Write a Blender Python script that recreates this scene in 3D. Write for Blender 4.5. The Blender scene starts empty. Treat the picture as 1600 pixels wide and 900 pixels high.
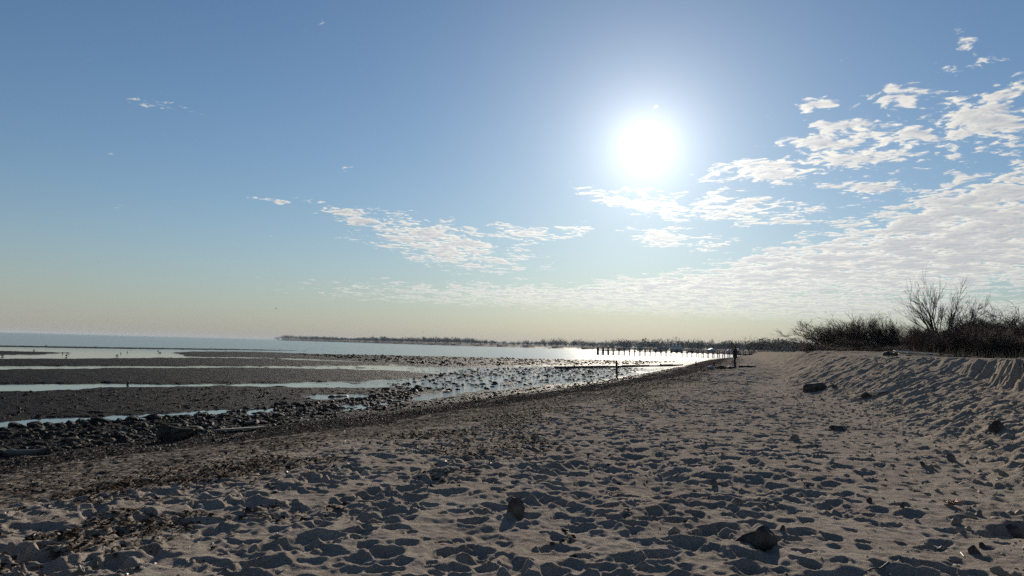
import bpy, bmesh, math, random
import numpy as np
from mathutils import Matrix, Vector

sc = bpy.context.scene
COL = sc.collection
random.seed(4)
rng = np.random.default_rng(11)

# ------------------------------------------------------------------ camera
F = 1200.0 / 1600.0
CAM = np.array([0.0, 0.0, 1.55])
PITCH, ROLL = math.radians(4.27), math.radians(1.5)
_f = np.array([0, math.cos(PITCH), math.sin(PITCH)])
_u0 = np.array([0, -math.sin(PITCH), math.cos(PITCH)])
_r0 = np.array([1.0, 0, 0])
_r = math.cos(ROLL) * _r0 + math.sin(ROLL) * _u0
_u = -math.sin(ROLL) * _r0 + math.cos(ROLL) * _u0
cd = bpy.data.cameras.new('camera')
cam = bpy.data.objects.new('camera', cd)
COL.objects.link(cam)
cd.sensor_width = 36.0
cd.lens = 36.0 * F
cd.clip_start, cd.clip_end = 0.05, 40000
M4 = Matrix.Identity(4)
for i in range(3):
    M4[i][0], M4[i][1], M4[i][2], M4[i][3] = _r[i], _u[i], -_f[i], CAM[i]
cam.matrix_world = M4
sc.camera = cam


def ray(px, py):
    d = _f + _r * ((px - 800) / 1200.0) + _u * ((450 - py) / 1200.0)
    return d / np.linalg.norm(d)


# ------------------------------------------------------------------ sky, sun, exposure
SUN = ray(1010, 228)
SUN_EL = math.asin(SUN[2])
SUN_AZ = math.atan2(SUN[0], SUN[1])
world = bpy.data.worlds.new('World')
sc.world = world
world.use_nodes = True
wt = world.node_tree
wt.nodes.clear()


class G:
    """tiny node-graph helper"""

    def __init__(self, tree):
        self.t = tree

    def n(self, typ, **kw):
        nd = self.t.nodes.new(typ)
        for k, v in kw.items():
            setattr(nd, k, v)
        return nd

    def link(self, a, b):
        if isinstance(a, (int, float)):
            b.default_value = a
        elif isinstance(a, (tuple, list)):
            if len(a) == 3 and len(b.default_value) == 4:
                a = (*a, 1.0)
            b.default_value = a
        else:
            self.t.links.new(a, b)

    def m(self, op, a, b=None, c=None, clamp=False):
        nd = self.n('ShaderNodeMath', operation=op)
        nd.use_clamp = clamp
        for i, v in enumerate((a, b, c)):
            if v is not None:
                self.link(v, nd.inputs[i])
        return nd.outputs[0]

    def vm(self, op, a, b=None, scale=None):
        nd = self.n('ShaderNodeVectorMath', operation=op)
        self.link(a, nd.inputs[0])
        if b is not None:
            self.link(b, nd.inputs[1])
        if scale is not None:
            self.link(scale, nd.inputs['Scale'])
        return nd.outputs['Value'] if op in ('DOT_PRODUCT', 'LENGTH') else nd.outputs['Vector']

    def mr(self, v, a, b, c=0.0, d=1.0, smooth=True):
        nd = self.n('ShaderNodeMapRange')
        nd.interpolation_type = 'SMOOTHSTEP' if smooth else 'LINEAR'
        self.link(v, nd.inputs[0])
        for i, q in enumerate((a, b, c, d)):
            self.link(q, nd.inputs[i + 1])
        return nd.outputs[0]

    def noise(self, vec, scale, detail=4, rough=0.5, dist=0.0, col=False, dims='3D'):
        nd = self.n('ShaderNodeTexNoise', noise_dimensions=dims)
        self.link(vec, nd.inputs['Vector'])
        nd.inputs['Scale'].default_value = scale
        nd.inputs['Detail'].default_value = detail
        nd.inputs['Roughness'].default_value = rough
        nd.inputs['Distortion'].default_value = dist
        return nd.outputs['Color' if col else 'Fac']

    def mix(self, fac, a, b, blend='MIX'):
        nd = self.n('ShaderNodeMix', data_type='RGBA', blend_type=blend)
        self.link(fac, nd.inputs[0])
        self.link(a, nd.inputs[6])
        self.link(b, nd.inputs[7])
        return nd.outputs[2]


g = G(wt)
tc = g.n('ShaderNodeTexCoord')
D = g.vm('NORMALIZE', tc.outputs['Generated'])
sep = g.n('ShaderNodeSeparateXYZ')
g.link(D, sep.inputs[0])
X, Y, Z = sep.outputs
az = g.m('ARCTAN2', X, Y)
el = g.m('ARCSINE', Z)
sky = g.n('ShaderNodeTexSky', sky_type='NISHITA')
sky.sun_disc = False
sky.sun_elevation = SUN_EL
sky.sun_rotation = SUN_AZ
sky.air_density = 1.0
sky.dust_density = 0.12
sky.ozone_density = 1.8
SKY_K = 0.080
skyc = g.mix(1.0, sky.outputs[0], (0.71, 0.86, 1.0), 'MULTIPLY')
# cloud layer: noise on a plane overhead, so it foreshortens towards the horizon
den = g.m('ADD', g.m('MAXIMUM', Z, 0.0), 0.05)
comb = g.n('ShaderNodeCombineXYZ')
g.link(g.m('DIVIDE', X, den), comb.inputs[0])
g.link(g.m('DIVIDE', Y, den), comb.inputs[1])
P0 = comb.outputs[0]
warp = g.vm('SUBTRACT', g.noise(P0, 4.5, 2, 0.55, col=True, dims='2D'), (0.5, 0.5, 0.5))
P = g.vm('ADD', P0, g.vm('SCALE', warp, scale=0.11))
n_big = g.noise(P, 4.6, 3, 0.55, dims='2D')
n_small = g.noise(P, 17.0, 5, 0.62, dims='2D')
nz = g.m('ADD', g.m('MULTIPLY', n_big, 0.55), g.m('MULTIPLY', n_small, 0.45))
tosun = (SUN[0] / (SUN[2] + .05), SUN[1] / (SUN[2] + .05))
Ps = g.vm('ADD', P, g.vm('SCALE', g.vm('NORMALIZE', g.vm('SUBTRACT', (tosun[0], tosun[1], 0), P0)), scale=0.03))
nzs = g.m('ADD', g.m('MULTIPLY', g.noise(Ps, 4.6, 2, 0.55, dims='2D'), 0.55), g.m('MULTIPLY', g.noise(Ps, 17.0, 3, 0.62, dims='2D'), 0.45))
# cloud fields: (pixel x, y, half width, half height, tilt, weight)
FIELDS = [(1500, 190, 200, 60, .10, .95), (1345, 225, 140, 48, .10, .98), (1215, 262, 120, 26, .05, 1.0), (1010, 318, 110, 20, -.15, 1.0),
          (1160, 325, 140, 26, -.1, .98), (690, 380, 150, 38, -.18, 1.05), (565, 343, 80, 15, -.2, 1.0), (820, 365, 70, 14, -.1, .95),
          (895, 357, 34, 12, 0, .95), (1055, 372, 90, 18, -.1, .95), (1280, 166, 30, 16, 0, 1.05), (1515, 104, 60, 16, 0, .95),
          (1505, 70, 16, 9, 0, .9), (1550, 362, 290, 78, .24, 1.4), (1300, 412, 260, 40, .18, 1.34), (1060, 446, 190, 20, .08, 1.22),
          (1360, 298, 80, 16, 0, 1.0), (1180, 478, 600, 22, -.026, 1.18), (700, 468, 240, 11, -.02, .8), (265, 168, 60, 7, -.05, .6), (440, 316, 45, 5, -.1, .8)]
comb2 = g.n('ShaderNodeCombineXYZ')
g.link(az, comb2.inputs[0])
g.link(el, comb2.inputs[1])
AE = comb2.outputs[0]
cov = 0.0
for (cx, cy, sx, sy, tilt, w) in FIELDS:
    d0 = ray(cx, cy)
    a0, e0 = math.atan2(d0[0], d0[1]), math.asin(d0[2])
    c_, s_ = math.cos(tilt), math.sin(tilt)
    kx, ky = 1200.0 / sx, 1200.0 / sy
    dv = g.vm('SUBTRACT', AE, (a0, e0, 0.0))
    p_ = g.vm('DOT_PRODUCT', dv, (c_ * kx, s_ * kx, 0.0))
    q_ = g.vm('DOT_PRODUCT', dv, (-s_ * ky, c_ * ky, 0.0))
    r2 = g.m('MULTIPLY_ADD', p_, p_, g.m('MULTIPLY', q_, q_))
    cov = g.m('MAXIMUM', g.m('MULTIPLY_ADD', r2, -0.5 * w, w), cov)
# the sky goes on to the right of the frame with the same broken clouds
side = g.m('MULTIPLY', g.mr(az, 0.62, 0.9), g.m('MULTIPLY', g.mr(el, 0.62, 0.3), 0.75))
cov = g.m('MAXIMUM', cov, side)
dd = g.m('SUBTRACT', g.m('ADD', nz, g.m('MULTIPLY', cov, 0.285)), 0.70)
dens = g.mr(dd, -0.01, 0.095)
thick = g.mr(dd, 0.02, 0.24)
litf = g.m('ADD', g.m('MULTIPLY', g.m('SUBTRACT', nz, nzs), 5.5), 0.72, clamp=True)
cosang = g.vm('DOT_PRODUCT', D, tuple(SUN))
ang = g.m('MULTIPLY', g.m('ARCCOSINE', g.m('MINIMUM', cosang, 0.999999)), 57.2958)
near = g.m('POWER', 2.718, g.m('DIVIDE', ang, -13.0))
shade = g.m('MULTIPLY', g.m('MULTIPLY', litf, g.mr(n_big, .38, .62, 1.12, .80)), g.m('SUBTRACT', 1.0, g.m('MULTIPLY', thick, 0.66)))
cl = g.mix(shade, (0.46, 0.49, 0.53), (0.96, 0.91, 0.81))
cl = g.vm('SCALE', cl, scale=g.m('ADD', 0.86, g.m('MULTIPLY', near, 0.75)))
# distant clouds pale into the horizon haze
lowfade = g.mr(el, 0.015, 0.075)
dens = g.m('MULTIPLY', dens, g.m('ADD', 0.0, g.m('MULTIPLY', lowfade, 0.95)))
skyv = g.vm('SCALE', skyc, scale=SKY_K)
# pale haze layer low over the horizon, all the way round
hz_f = g.m('MULTIPLY', g.m('POWER', 2.718, g.m('DIVIDE', g.m('MAXIMUM', el, 0.0), -0.085)), 0.95)
hz_c = g.vm('SCALE', (0.415, 0.396, 0.375), scale=g.m('ADD', 0.80, g.m('MULTIPLY', near, 0.40)))
skyv = g.mix(hz_f, skyv, hz_c)
out = g.mix(dens, skyv, cl)
# the sun itself with its aureole in thin high haze
core = g.mr(ang, 1.8, 0.2, 0.0, 3.0)
halo = g.m('ADD', g.m('MULTIPLY', g.m('POWER', 2.718, g.m('DIVIDE', ang, -2.1)), 0.95),
           g.m('MULTIPLY', g.m('POWER', 2.718, g.m('DIVIDE', ang, -6.0)), 0.34))
glow = g.vm('SCALE', (1.0, 0.97, 0.92), scale=g.m('ADD', core, halo))
out = g.vm('ADD', out, glow)
bg = g.n('ShaderNodeBackground')
g.link(out, bg.inputs[0])
bg.inputs[1].default_value = 1.0 / 1.5      # the sky counts at 0.05, exposure lifts it back
world.cycles.sampling_method = 'MANUAL'
world.cycles.sample_map_resolution = 512
wo = g.n('ShaderNodeOutputWorld')
g.link(bg.outputs[0], wo.inputs[0])

sd_ = bpy.data.lights.new('sun', 'SUN')
sd_.energy = 5.0
sd_.angle = math.radians(0.55)
sd_.color = (1.0, 0.90, 0.76)
sun = bpy.data.objects.new('sun', sd_)
COL.objects.link(sun)
sun.rotation_euler = Vector(SUN).to_track_quat('Z', 'Y').to_euler()

vs = sc.view_settings
vs.view_transform = 'Standard'
vs.look = 'None'
vs.exposure = math.log2(1.5)
vs.gamma = 1.0
vs.use_curve_mapping = False
sc.cycles.max_bounces = 6
sc.cycles.use_denoising = False
sc.cycles.denoising_prefilter = 'FAST'
sc.cycles.sample_clamp_direct = 1.4


# ------------------------------------------------------------------ numpy noise
def _h(ix, iy, seed):
    h = (ix.astype(np.int64) * 374761393 + iy.astype(np.int64) * 668265263 + seed * 974711) & 0xFFFFFFFF
    h = ((h ^ (h >> 13)) * 1274126177) & 0xFFFFFFFF
    h = h ^ (h >> 16)
    return (h & 0xFFFF) / 65535.0


def vn(x, y, seed=0):
    ix, iy = np.floor(x), np.floor(y)
    fx, fy = x - ix, y - iy
    fx = fx * fx * fx * (fx * (fx * 6 - 15) + 10)
    fy = fy * fy * fy * (fy * (fy * 6 - 15) + 10)
    a, b = _h(ix, iy, seed), _h(ix + 1, iy, seed)
    c, d = _h(ix, iy + 1, seed), _h(ix + 1, iy + 1, seed)
    return (a + (b - a) * fx) * (1 - fy) + (c + (d - c) * fx) * fy - 0.5


def fbm(x, y, octv=4, seed=0, rough=0.5):
    s, amp = 0, 1.0
    for o in range(octv):
        s = s + amp * vn(x * 2 ** o + 17.3 * o, y * 2 ** o - 9.1 * o, seed + o)
        amp *= rough
    return s


def sst(a, b, x):
    t = np.clip((x - a) / (b - a), 0, 1)
    return t * t * (3 - 2 * t)


# ------------------------------------------------------------------ terrain
ZW = -1.35                                        # water level
_ty = np.arange(-400, 6000, 1.0)
_tx = np.interp(_ty, [-400, 0, 20, 40, 60, 100, 147, 222, 316, 430, 600, 800, 2400, 2600, 6000],
                [-220.8, -20.8, -10.8, -2.0, 6.0, 18.5, 32.6, 55, 88, 129, 170, 180, -740, -765, -765])
_k = np.ones(25) / 25
_tx = np.convolve(np.pad(_tx, 12, mode='edge'), _k, mode='valid')
_tx[:13] = -220.8


def XW(y):
    return np.interp(y, _ty, _tx)


def shore(x, y):
    """metres landward of the waterline"""
    return (x - XW(y)) * 0.88


def toe(y):
    return np.interp(y, [-50, 0, 7.8, 19, 36.7, 60, 100, 6000], [24, 20.6, 19.5, 18, 14.2, 12.7, 12, 12])


def onplane(px, py, z=ZW):
    d = ray(px, py)
    return CAM + d * ((z - CAM[2]) / d[2])


BARS_PX = [
    ([(-350, 530), (0, 540), (200, 543), (400, 546), (480, 548.3), (400, 547.6), (200, 545.2), (0, 542), (-350, 534)], .06),
    ([(-350, 543), (0, 548.5), (60, 550), (112, 551.4), (60, 553.5), (0, 554.5), (-350, 546)], .06),
    ([(268, 551), (330, 549.5), (400, 550), (480, 553), (600, 555.5), (700, 557.5), (800, 560.5), (900, 562), (1000, 563.5), (1085, 562), (1075, 570),
      (960, 570.5), (860, 572), (720, 574), (650, 572), (600, 568), (560, 564), (450, 559.2), (400, 558), (300, 557)], .10),
    ([(-350, 555), (0, 561.5), (150, 561), (250, 559.5), (400, 560.3), (500, 564), (640, 568), (600, 570.2), (450, 571.5), (200, 571.5), (0, 571.5), (-350, 565)], .08),
    ([(-350, 572), (0, 578.5), (200, 575.8), (400, 575.2), (520, 577), (620, 580), (690, 586), (640, 591), (560, 595), (400, 598.3), (250, 600), (150, 599.3), (0, 599), (-350, 590)], .08),
    ([(-350, 607), (0, 611.5), (110, 609.8), (160, 606), (240, 604), (400, 603.8), (520, 606.5), (640, 606), (700, 612), (640, 622), (600, 629), (500, 635),
      (400, 638), (330, 641), (150, 650), (0, 659), (-350, 668)], .045),
    ([(-350, 690), (0, 669), (150, 659), (330, 649), (420, 646.5), (520, 643), (600, 633), (660, 624), (740, 613), (800, 607), (900, 598), (960, 591), (1000, 584),
      (1060, 574), (1100, 575), (1000, 600), (900, 612), (800, 625), (600, 655), (400, 685), (200, 710), (0, 740), (-350, 790)], .03),
]
BARS = [(np.array([onplane(*p)[:2] for p in poly]), h) for poly, h in BARS_PX]
POOLS = [np.array([onplane(*p)[:2] for p in poly]) for poly in
         ([(465, 622), (500, 616), (560, 615.5), (580, 619), (555, 624), (500, 625)],)]


def poly_sd(x, y, poly):
    """signed distance, + inside"""
    d = np.full(x.shape, 1e18)
    ins = np.zeros(x.shape, bool)
    n = len(poly)
    for i in range(n):
        (ax, ay), (bx, by) = poly[i], poly[(i + 1) % n]
        ex, ey = bx - ax, by - ay
        t = np.clip(((x - ax) * ex + (y - ay) * ey) / (ex * ex + ey * ey + 1e-12), 0, 1)
        d = np.minimum(d, (x - ax - t * ex) ** 2 + (y - ay - t * ey) ** 2)
        c = ((ay > y) != (by > y)) & (x < (bx - ax) * (y - ay) / (by - ay + 1e-12) + ax)
        ins ^= c
    d = np.sqrt(d)
    return np.where(ins, d, -d)


def flats(x, y):
    z = np.full(x.shape, ZW - 0.10)
    sel = (y > 12) & (y < 420) & (shore(x, y) < 6)
    if sel.any():
        xs, ys = x[sel], y[sel]
        w = 0.12 + 0.010 * ys
        wob = fbm(xs / 2.2, ys / 2.2, 3, 5) * (0.5 + 0.012 * ys)
        zz = np.zeros(xs.shape)
        for poly, hh in BARS:
            sd = poly_sd(xs, ys, poly) + wob
            zz = np.maximum(zz, sst(-w, w, sd) * (0.10 + hh))
        side_ = sst(-.62, -.35, xs / ys)
        zz += 0.22 * np.maximum(0, fbm(xs * .55, ys * .45, 4, 35, .6) - .10) * side_ * (zz < .09)
        for poly in POOLS:
            zz -= 0.16 * sst(-.4, .5, poly_sd(xs, ys, poly) + wob * .6)
        rip = fbm(xs * 1.1, ys * 1.1, 3, 31) * 0.045 + fbm(xs * 2.6 + ys, ys * 4.6, 3, 33, .6) * 0.04
        z[sel] = ZW - 0.10 + zz + rip * sst(0.02, .12, zz)
    return z


def base_z(x, y):
    a = shore(x, y)
    at = toe(y)
    gy = fbm(x * .35, y * .35, 3, 71) * 0.9           # wobble of the contour lines
    aa = a + gy * sst(0, 3, a) * (1 - sst(9, 12, a))
    zb = np.interp(aa, [-60, -3, 0, 2, 4, 6, 8, 10, 12.5, 25], [-3.2, -1.62, -1.35, -1.10, -0.83, -0.57, -0.33, -0.14, 0.0, 0.04])
    zb = zb + 0.34 * sst(38, 56, y) * sst(6.5, 9.5, a)
    z = np.maximum(zb, flats(x, y))
    # dune face
    s = 0.454 * x + 0.891 * y
    q = (a - at + 0.14 * fbm(s * 1.3, a * .25, 3, 81)) / 3.0
    zc = np.interp(y, [-50, 0, 12, 20, 40, 60, 100, 300, 1500], [1.45, 1.5, 1.58, 1.56, 1.52, 1.42, 1.25, 1.3, 3.0])
    sc_ = sst(26, 17, y)
    q2 = np.clip(q, 0, 1.0)
    s1 = sst(-0.05, 1.1, q2) / sst(-.05, 1.1, 1.0)
    gul = (0.05 * fbm(s * 1.1, a * .6, 2, 82) + 0.03 * fbm(s * 6.5, a * 1.6, 2, 83) + 0.045 * fbm(x * 9, y * 9, 3, 89)) * sc_
    s2 = 0.55 * np.clip(q2 / .86, 0, 1) ** 1.25 + 0.45 * sst(.84, .97, q2 + gul)
    S = s1 * (1 - sc_) + s2 * sc_
    z = z + (zc - 0.08) * S
    # plateau relief
    z = z + sst(1.0, 1.6, q) * (fbm(x * .25, y * .25, 3, 91) * 0.10)
    # rills running down the face
    face = sst(0.0, .25, q) * (1 - sst(.9, 1.15, q))
    zr = fbm(s * 5.0 + fbm(s, a, 2, 84) * 1.5, a * 0.8, 4, 85, .6)
    z = z + face * (0.05 * zr + 0.02 * fbm(s * 1.6, a * .5, 2, 86) + 0.04 * fbm(s * 11.0, a * 1.6, 3, 88, .6) + 0.07 * fbm(x * 3.5, y * 3.5, 4, 95, .7))
    # slumped ledge at the toe of the face, with rubble
    lx, ly = 5.05, 7.55
    ls, la = (x - lx) * .80 + (y - ly) * .60, (x - lx) * .6 - (y - ly) * .8
    la = la + 0.18 * fbm(x * 3, y * 3, 3, 87)
    m = np.exp(-(ls / 1.5) ** 4) * sst(-.5, .9, ls + 1.2)
    z = z - m * 0.15 * sst(-.02, .10, la) * (1 - sst(.15, .75, la))
    return z


# footprint relief baked in two rasters of the beach
def make_raster(x0, x1, y0, y1, c, N, seed, lmin, lmax, dmin, dmax):
    r = np.random.default_rng(seed)
    nx, ny = int((x1 - x0) / c), int((y1 - y0) / c)
    gx, gy = np.meshgrid(x0 + (np.arange(nx) + .5) * c, y0 + (np.arange(ny) + .5) * c)
    H = 0.05 * fbm(gx * .8, gy * .8, 2, seed + 1) + 0.014 * fbm(gx * 3.1, gy * 3.1, 2, seed + 2)
    CR = 0.30 * fbm(gx * 5.5, gy * 5.5, 3, seed + 4) + 0.18 * fbm(gx * 14, gy * 14, 2, seed + 5)
    cx, cy = r.uniform(x0 + .6, x1 - .6, N), r.uniform(y0 + .6, y1 - .6, N)
    a = shore(cx, cy)
    at = toe(cy)
    patch = vn(cx * .45, cy * .45, seed + 7) + .5
    dn = sst(10.3, 12.0, a) * (1 - 0.93 * sst(at - 2.0, at - .2, a)) * (0.55 + .8 * patch)
    dn = np.where(cy > 40, sst(7.5, 9, a) * (1 - .7 * sst(at - 1, at + .5, a)) * (.3 + .7 * patch), dn)
    keep = r.uniform(0, 1, N) < dn
    for x, y in zip(cx[keep], cy[keep]):
        L = lmin + (lmax - lmin) * r.random() ** 1.8
        W = L * r.uniform(.5, .88)
        dp = r.uniform(dmin, dmax) * (0.6 + .4 * L / lmax)
        th = r.normal(0.45, .7) if r.random() < .75 else r.uniform(0, math.pi)
        R = L * 1.7
        i0, i1 = max(0, int((x - R - x0) / c)), min(nx, int((x + R - x0) / c) + 1)
        j0, j1 = max(0, int((y - R - y0) / c)), min(ny, int((y + R - y0) / c) + 1)
        X_, Y_ = gx[j0:j1, i0:i1] - x, gy[j0:j1, i0:i1] - y
        uu = X_ * math.sin(th) + Y_ * math.cos(th)
        vv = X_ * math.cos(th) - Y_ * math.sin(th)
        vv = vv + 0.25 * L * (uu / L) ** 2 * r.choice((-1, 1))
        rr = np.sqrt((uu / L) ** 2 + (vv / W) ** 2) * (1 + CR[j0:j1, i0:i1])
        k = np.clip(1 - rr ** 2, 0, 1)
        Hp = H[j0:j1, i0:i1]
        Hp *= 1 - .75 * k ** .5
        Hp -= dp * k ** .7
        Hp += dp * .22 * np.exp(-((rr - 1.16) / .26) ** 2)
    m = sst(9.8, 11.6, shore(gx, gy) + .6 * fbm(gx * .8, gy * .8, 2, seed + 9))
    m = np.where(gy > 36, sst(7.0, 8.8, shore(gx, gy)), m)
    m = m * (1 - .75 * sst(toe(gy) - .3, toe(gy) + 1.2, shore(gx, gy)))
    ed = np.minimum(np.minimum(gx - x0, x1 - gx), np.minimum(gy - y0, y1 - gy))
    return (x0, y0, c, (H * m * sst(0, 2.0, ed)).astype(np.float32))


RASTERS = [make_raster(-17, 22, 0.5, 36, 0.025, 42000, 3, .05, .19, .02, .078),
           make_raster(-8, 62, 34, 112, 0.09, 34000, 5, .2, .42, .05, .12)]


def detail_z(x, y):
    z = np.zeros(x.shape)
    for (x0, y0, c, H) in RASTERS:
        u, v = (x - x0) / c - .5, (y - y0) / c - .5
        iu, iv = np.floor(u).astype(int), np.floor(v).astype(int)
        ok = (iu >= 0) & (iv >= 0) & (iu < H.shape[1] - 1) & (iv < H.shape[0] - 1)
        iu, iv, fu, fv = iu[ok], iv[ok], (u - np.floor(u))[ok], (v - np.floor(v))[ok]
        z[ok] += (H[iv, iu] * (1 - fu) + H[iv, iu + 1] * fu) * (1 - fv) + (H[iv + 1, iu] * (1 - fu) + H[iv + 1, iu + 1] * fu) * fv
    a = shore(x, y)
    near = y < 45
    lump = np.zeros(x.shape)
    if near.any():
        xs, ys = x[near], y[near]
        lump[near] = 0.030 * fbm(xs * 7, ys * 7, 3, 51, .65) * sst(.5, 2.5, a[near])
    z += lump * (1 - .5 * sst(11, 12.5, a))
    far = (y > 36) & (y < 260) & (a > 3)
    if far.any():
        xs, ys = x[far], y[far]
        z[far] += 0.10 * fbm(xs * 1.3, ys * 1.1, 3, 53, .65) * sst(36, 50, ys) * sst(4, 8, a[far])
    # clods on the face
    rb = sst(toe(y) - 1.2, toe(y) + .3, a) * (y < 40) * (1 - sst(toe(y) + 3, toe(y) + 4, a))
    z += rb * np.maximum(0, fbm(x * 6, y * 6, 3, 61) - .12) * 0.10
    return z


def hz(x, y):
    x = np.atleast_1d(np.asarray(x, float))
    y = np.atleast_1d(np.asarray(y, float))
    return base_z(x, y) + detail_z(x, y)


def at(px, py):
    """point of the ground seen at a photograph pixel"""
    d = ray(px, py)
    t = np.geomspace(2.5, 1500, 2500)
    p = CAM[None, :] + t[:, None] * d[None, :]
    below = p[:, 2] < hz(p[:, 0], p[:, 1])
    i = int(np.argmax(below)) if below.any() else len(t) - 1
    q = p[i]
    return np.array([q[0], q[1], float(hz(q[0], q[1])[0])])


def at_y(px, Yd):
    """ground point at a given distance along the direction of a pixel column"""
    d = ray(px, 575)
    x = d[0] / d[1] * Yd
    return np.array([x, Yd, float(hz(x, Yd)[0])])


def ground(x, y):
    return float(hz(x, y)[0])


# ------------------------------------------------------------------ mesh helpers
def mesh_np(name, V, Fc, mat=None, smooth=True):
    me = bpy.data.meshes.new(name)
    V = np.asarray(V, np.float32)
    Fc = np.asarray(Fc, np.int32)
    n, k = Fc.shape
    me.vertices.add(len(V))
    me.vertices.foreach_set('co', V.ravel())
    me.loops.add(n * k)
    me.loops.foreach_set('vertex_index', Fc.ravel())
    me.polygons.add(n)
    me.polygons.foreach_set('loop_start', np.arange(0, n * k, k, dtype=np.int32))
    me.polygons.foreach_set('loop_total', np.full(n, k, np.int32))
    me.polygons.foreach_set('use_smooth', np.full(n, smooth, bool))
    me.update(calc_edges=True)
    if mat:
        me.materials.append(mat)
    return me


def obj(name, me, parent=None, loc=(0, 0, 0), rot=(0, 0, 0), scale=(1, 1, 1)):
    o = bpy.data.objects.new(name, me)
    COL.objects.link(o)
    o.location = [float(v) for v in loc]
    o.rotation_euler = rot
    o.scale = scale
    if parent:
        o.parent = parent
    return o


def tag(o, label=None, cat=None, group=None, kind=None):
    for k, v in (('label', label), ('category', cat), ('group', group), ('kind', kind)):
        if v:
            o[k] = v
    return o


def copy_tree(o, parent=None):
    c = o.copy()
    COL.objects.link(c)
    c.parent = parent
    for ch in list(o.children):
        copy_tree(ch, c)
    return c


class MB:
    """collects boxes and tubes into one mesh"""

    def __init__(self):
        self.v, self.f = [], []

    def box(self, c, s, rz=0.0, tilt=None):
        hx, hy, hz_ = s[0] / 2, s[1] / 2, s[2] / 2
        n = len(self.v)
        R = Matrix.Rotation(rz, 3, 'Z')
        if tilt is not None:
            R = R @ tilt
        for x in (-hx, hx):
            for y in (-hy, hy):
                for z in (-hz_, hz_):
                    self.v.append(tuple(Vector(c) + R @ Vector((x, y, z))))
        for q in ((0, 1, 3, 2), (4, 6, 7, 5), (0, 4, 5, 1), (2, 3, 7, 6), (0, 2, 6, 4), (1, 5, 7, 3)):
            self.f.append([n + i for i in q])
        return self

    def tube(self, pts, rad, sides=6, caps=True):
        pts = [Vector(p) for p in pts]
        n0 = len(self.v)
        for i, p in enumerate(pts):
            d = (pts[min(i + 1, len(pts) - 1)] - pts[max(i - 1, 0)]).normalized()
            s = d.orthogonal().normalized()
            t = d.cross(s)
            for k in range(sides):
                a = 2 * math.pi * k / sides
                self.v.append(tuple(p + (s * math.cos(a) + t * math.sin(a)) * rad[i]))
        for i in range(len(pts) - 1):
            for k in range(sides):
                a, b = n0 + i * sides + k, n0 + i * sides + (k + 1) % sides
                self.f.append([a, b, b + sides, a + sides])
        if not caps:
            return self
        self.f.append([n0 + k for k in range(sides)][::-1])
        self.f.append([n0 + (len(pts) - 1) * sides + k for k in range(sides)])
        return self

    def mesh(self, name, mat, smooth=False, bevel=0):
        me = bpy.data.meshes.new(name)
        me.from_pydata(self.v, [], self.f)
        if bevel:
            bm = bmesh.new()
            bm.from_mesh(me)
            bmesh.ops.bevel(bm, geom=bm.edges[:], offset=bevel, segments=1, affect='EDGES')
            bm.to_mesh(me)
            bm.free()
        me.polygons.foreach_set('use_smooth', [smooth] * len(me.polygons))
        me.materials.append(mat)
        me.update()
        return me


# ------------------------------------------------------------------ materials
def new_mat(name):
    m = bpy.data.materials.new(name)
    m.use_nodes = True
    t = m.node_tree
    t.nodes.clear()
    gg = G(t)
    bs = gg.n('ShaderNodeBsdfPrincipled')
    o = gg.n('ShaderNodeOutputMaterial')
    gg.link(bs.outputs[0], o.inputs[0])
    return m, gg, bs


def simple_mat(name, c1, c2, scale=8.0, rough=.8, bump=.3, bdist=.01, obj_var=0.0, spec=.3):
    m, gg, bs = new_mat(name)
    tcn = gg.n('ShaderNodeTexCoord')
    v = tcn.outputs['Object']
    n = gg.noise(v, scale, 6, .6)
    f = gg.mr(n, .35, .68)
    col = gg.mix(f, c1, c2)
    if obj_var:
        oi = gg.n('ShaderNodeObjectInfo')
        col = gg.vm('SCALE', col, scale=gg.mr(oi.outputs['Random'], 0, 1, 1 - obj_var, 1 + obj_var, False))
    gg.link(col, bs.inputs['Base Color'])
    bs.inputs['Roughness'].default_value = rough
    bs.inputs['Specular IOR Level'].default_value = spec
    if bump:
        b = gg.n('ShaderNodeBump')
        b.inputs['Strength'].default_value = bump
        b.inputs['Distance'].default_value = bdist
        gg.link(gg.noise(v, scale * 3, 5, .65), b.inputs['Height'])
        gg.link(b.outputs[0], bs.inputs['Normal'])
    return m


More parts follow.
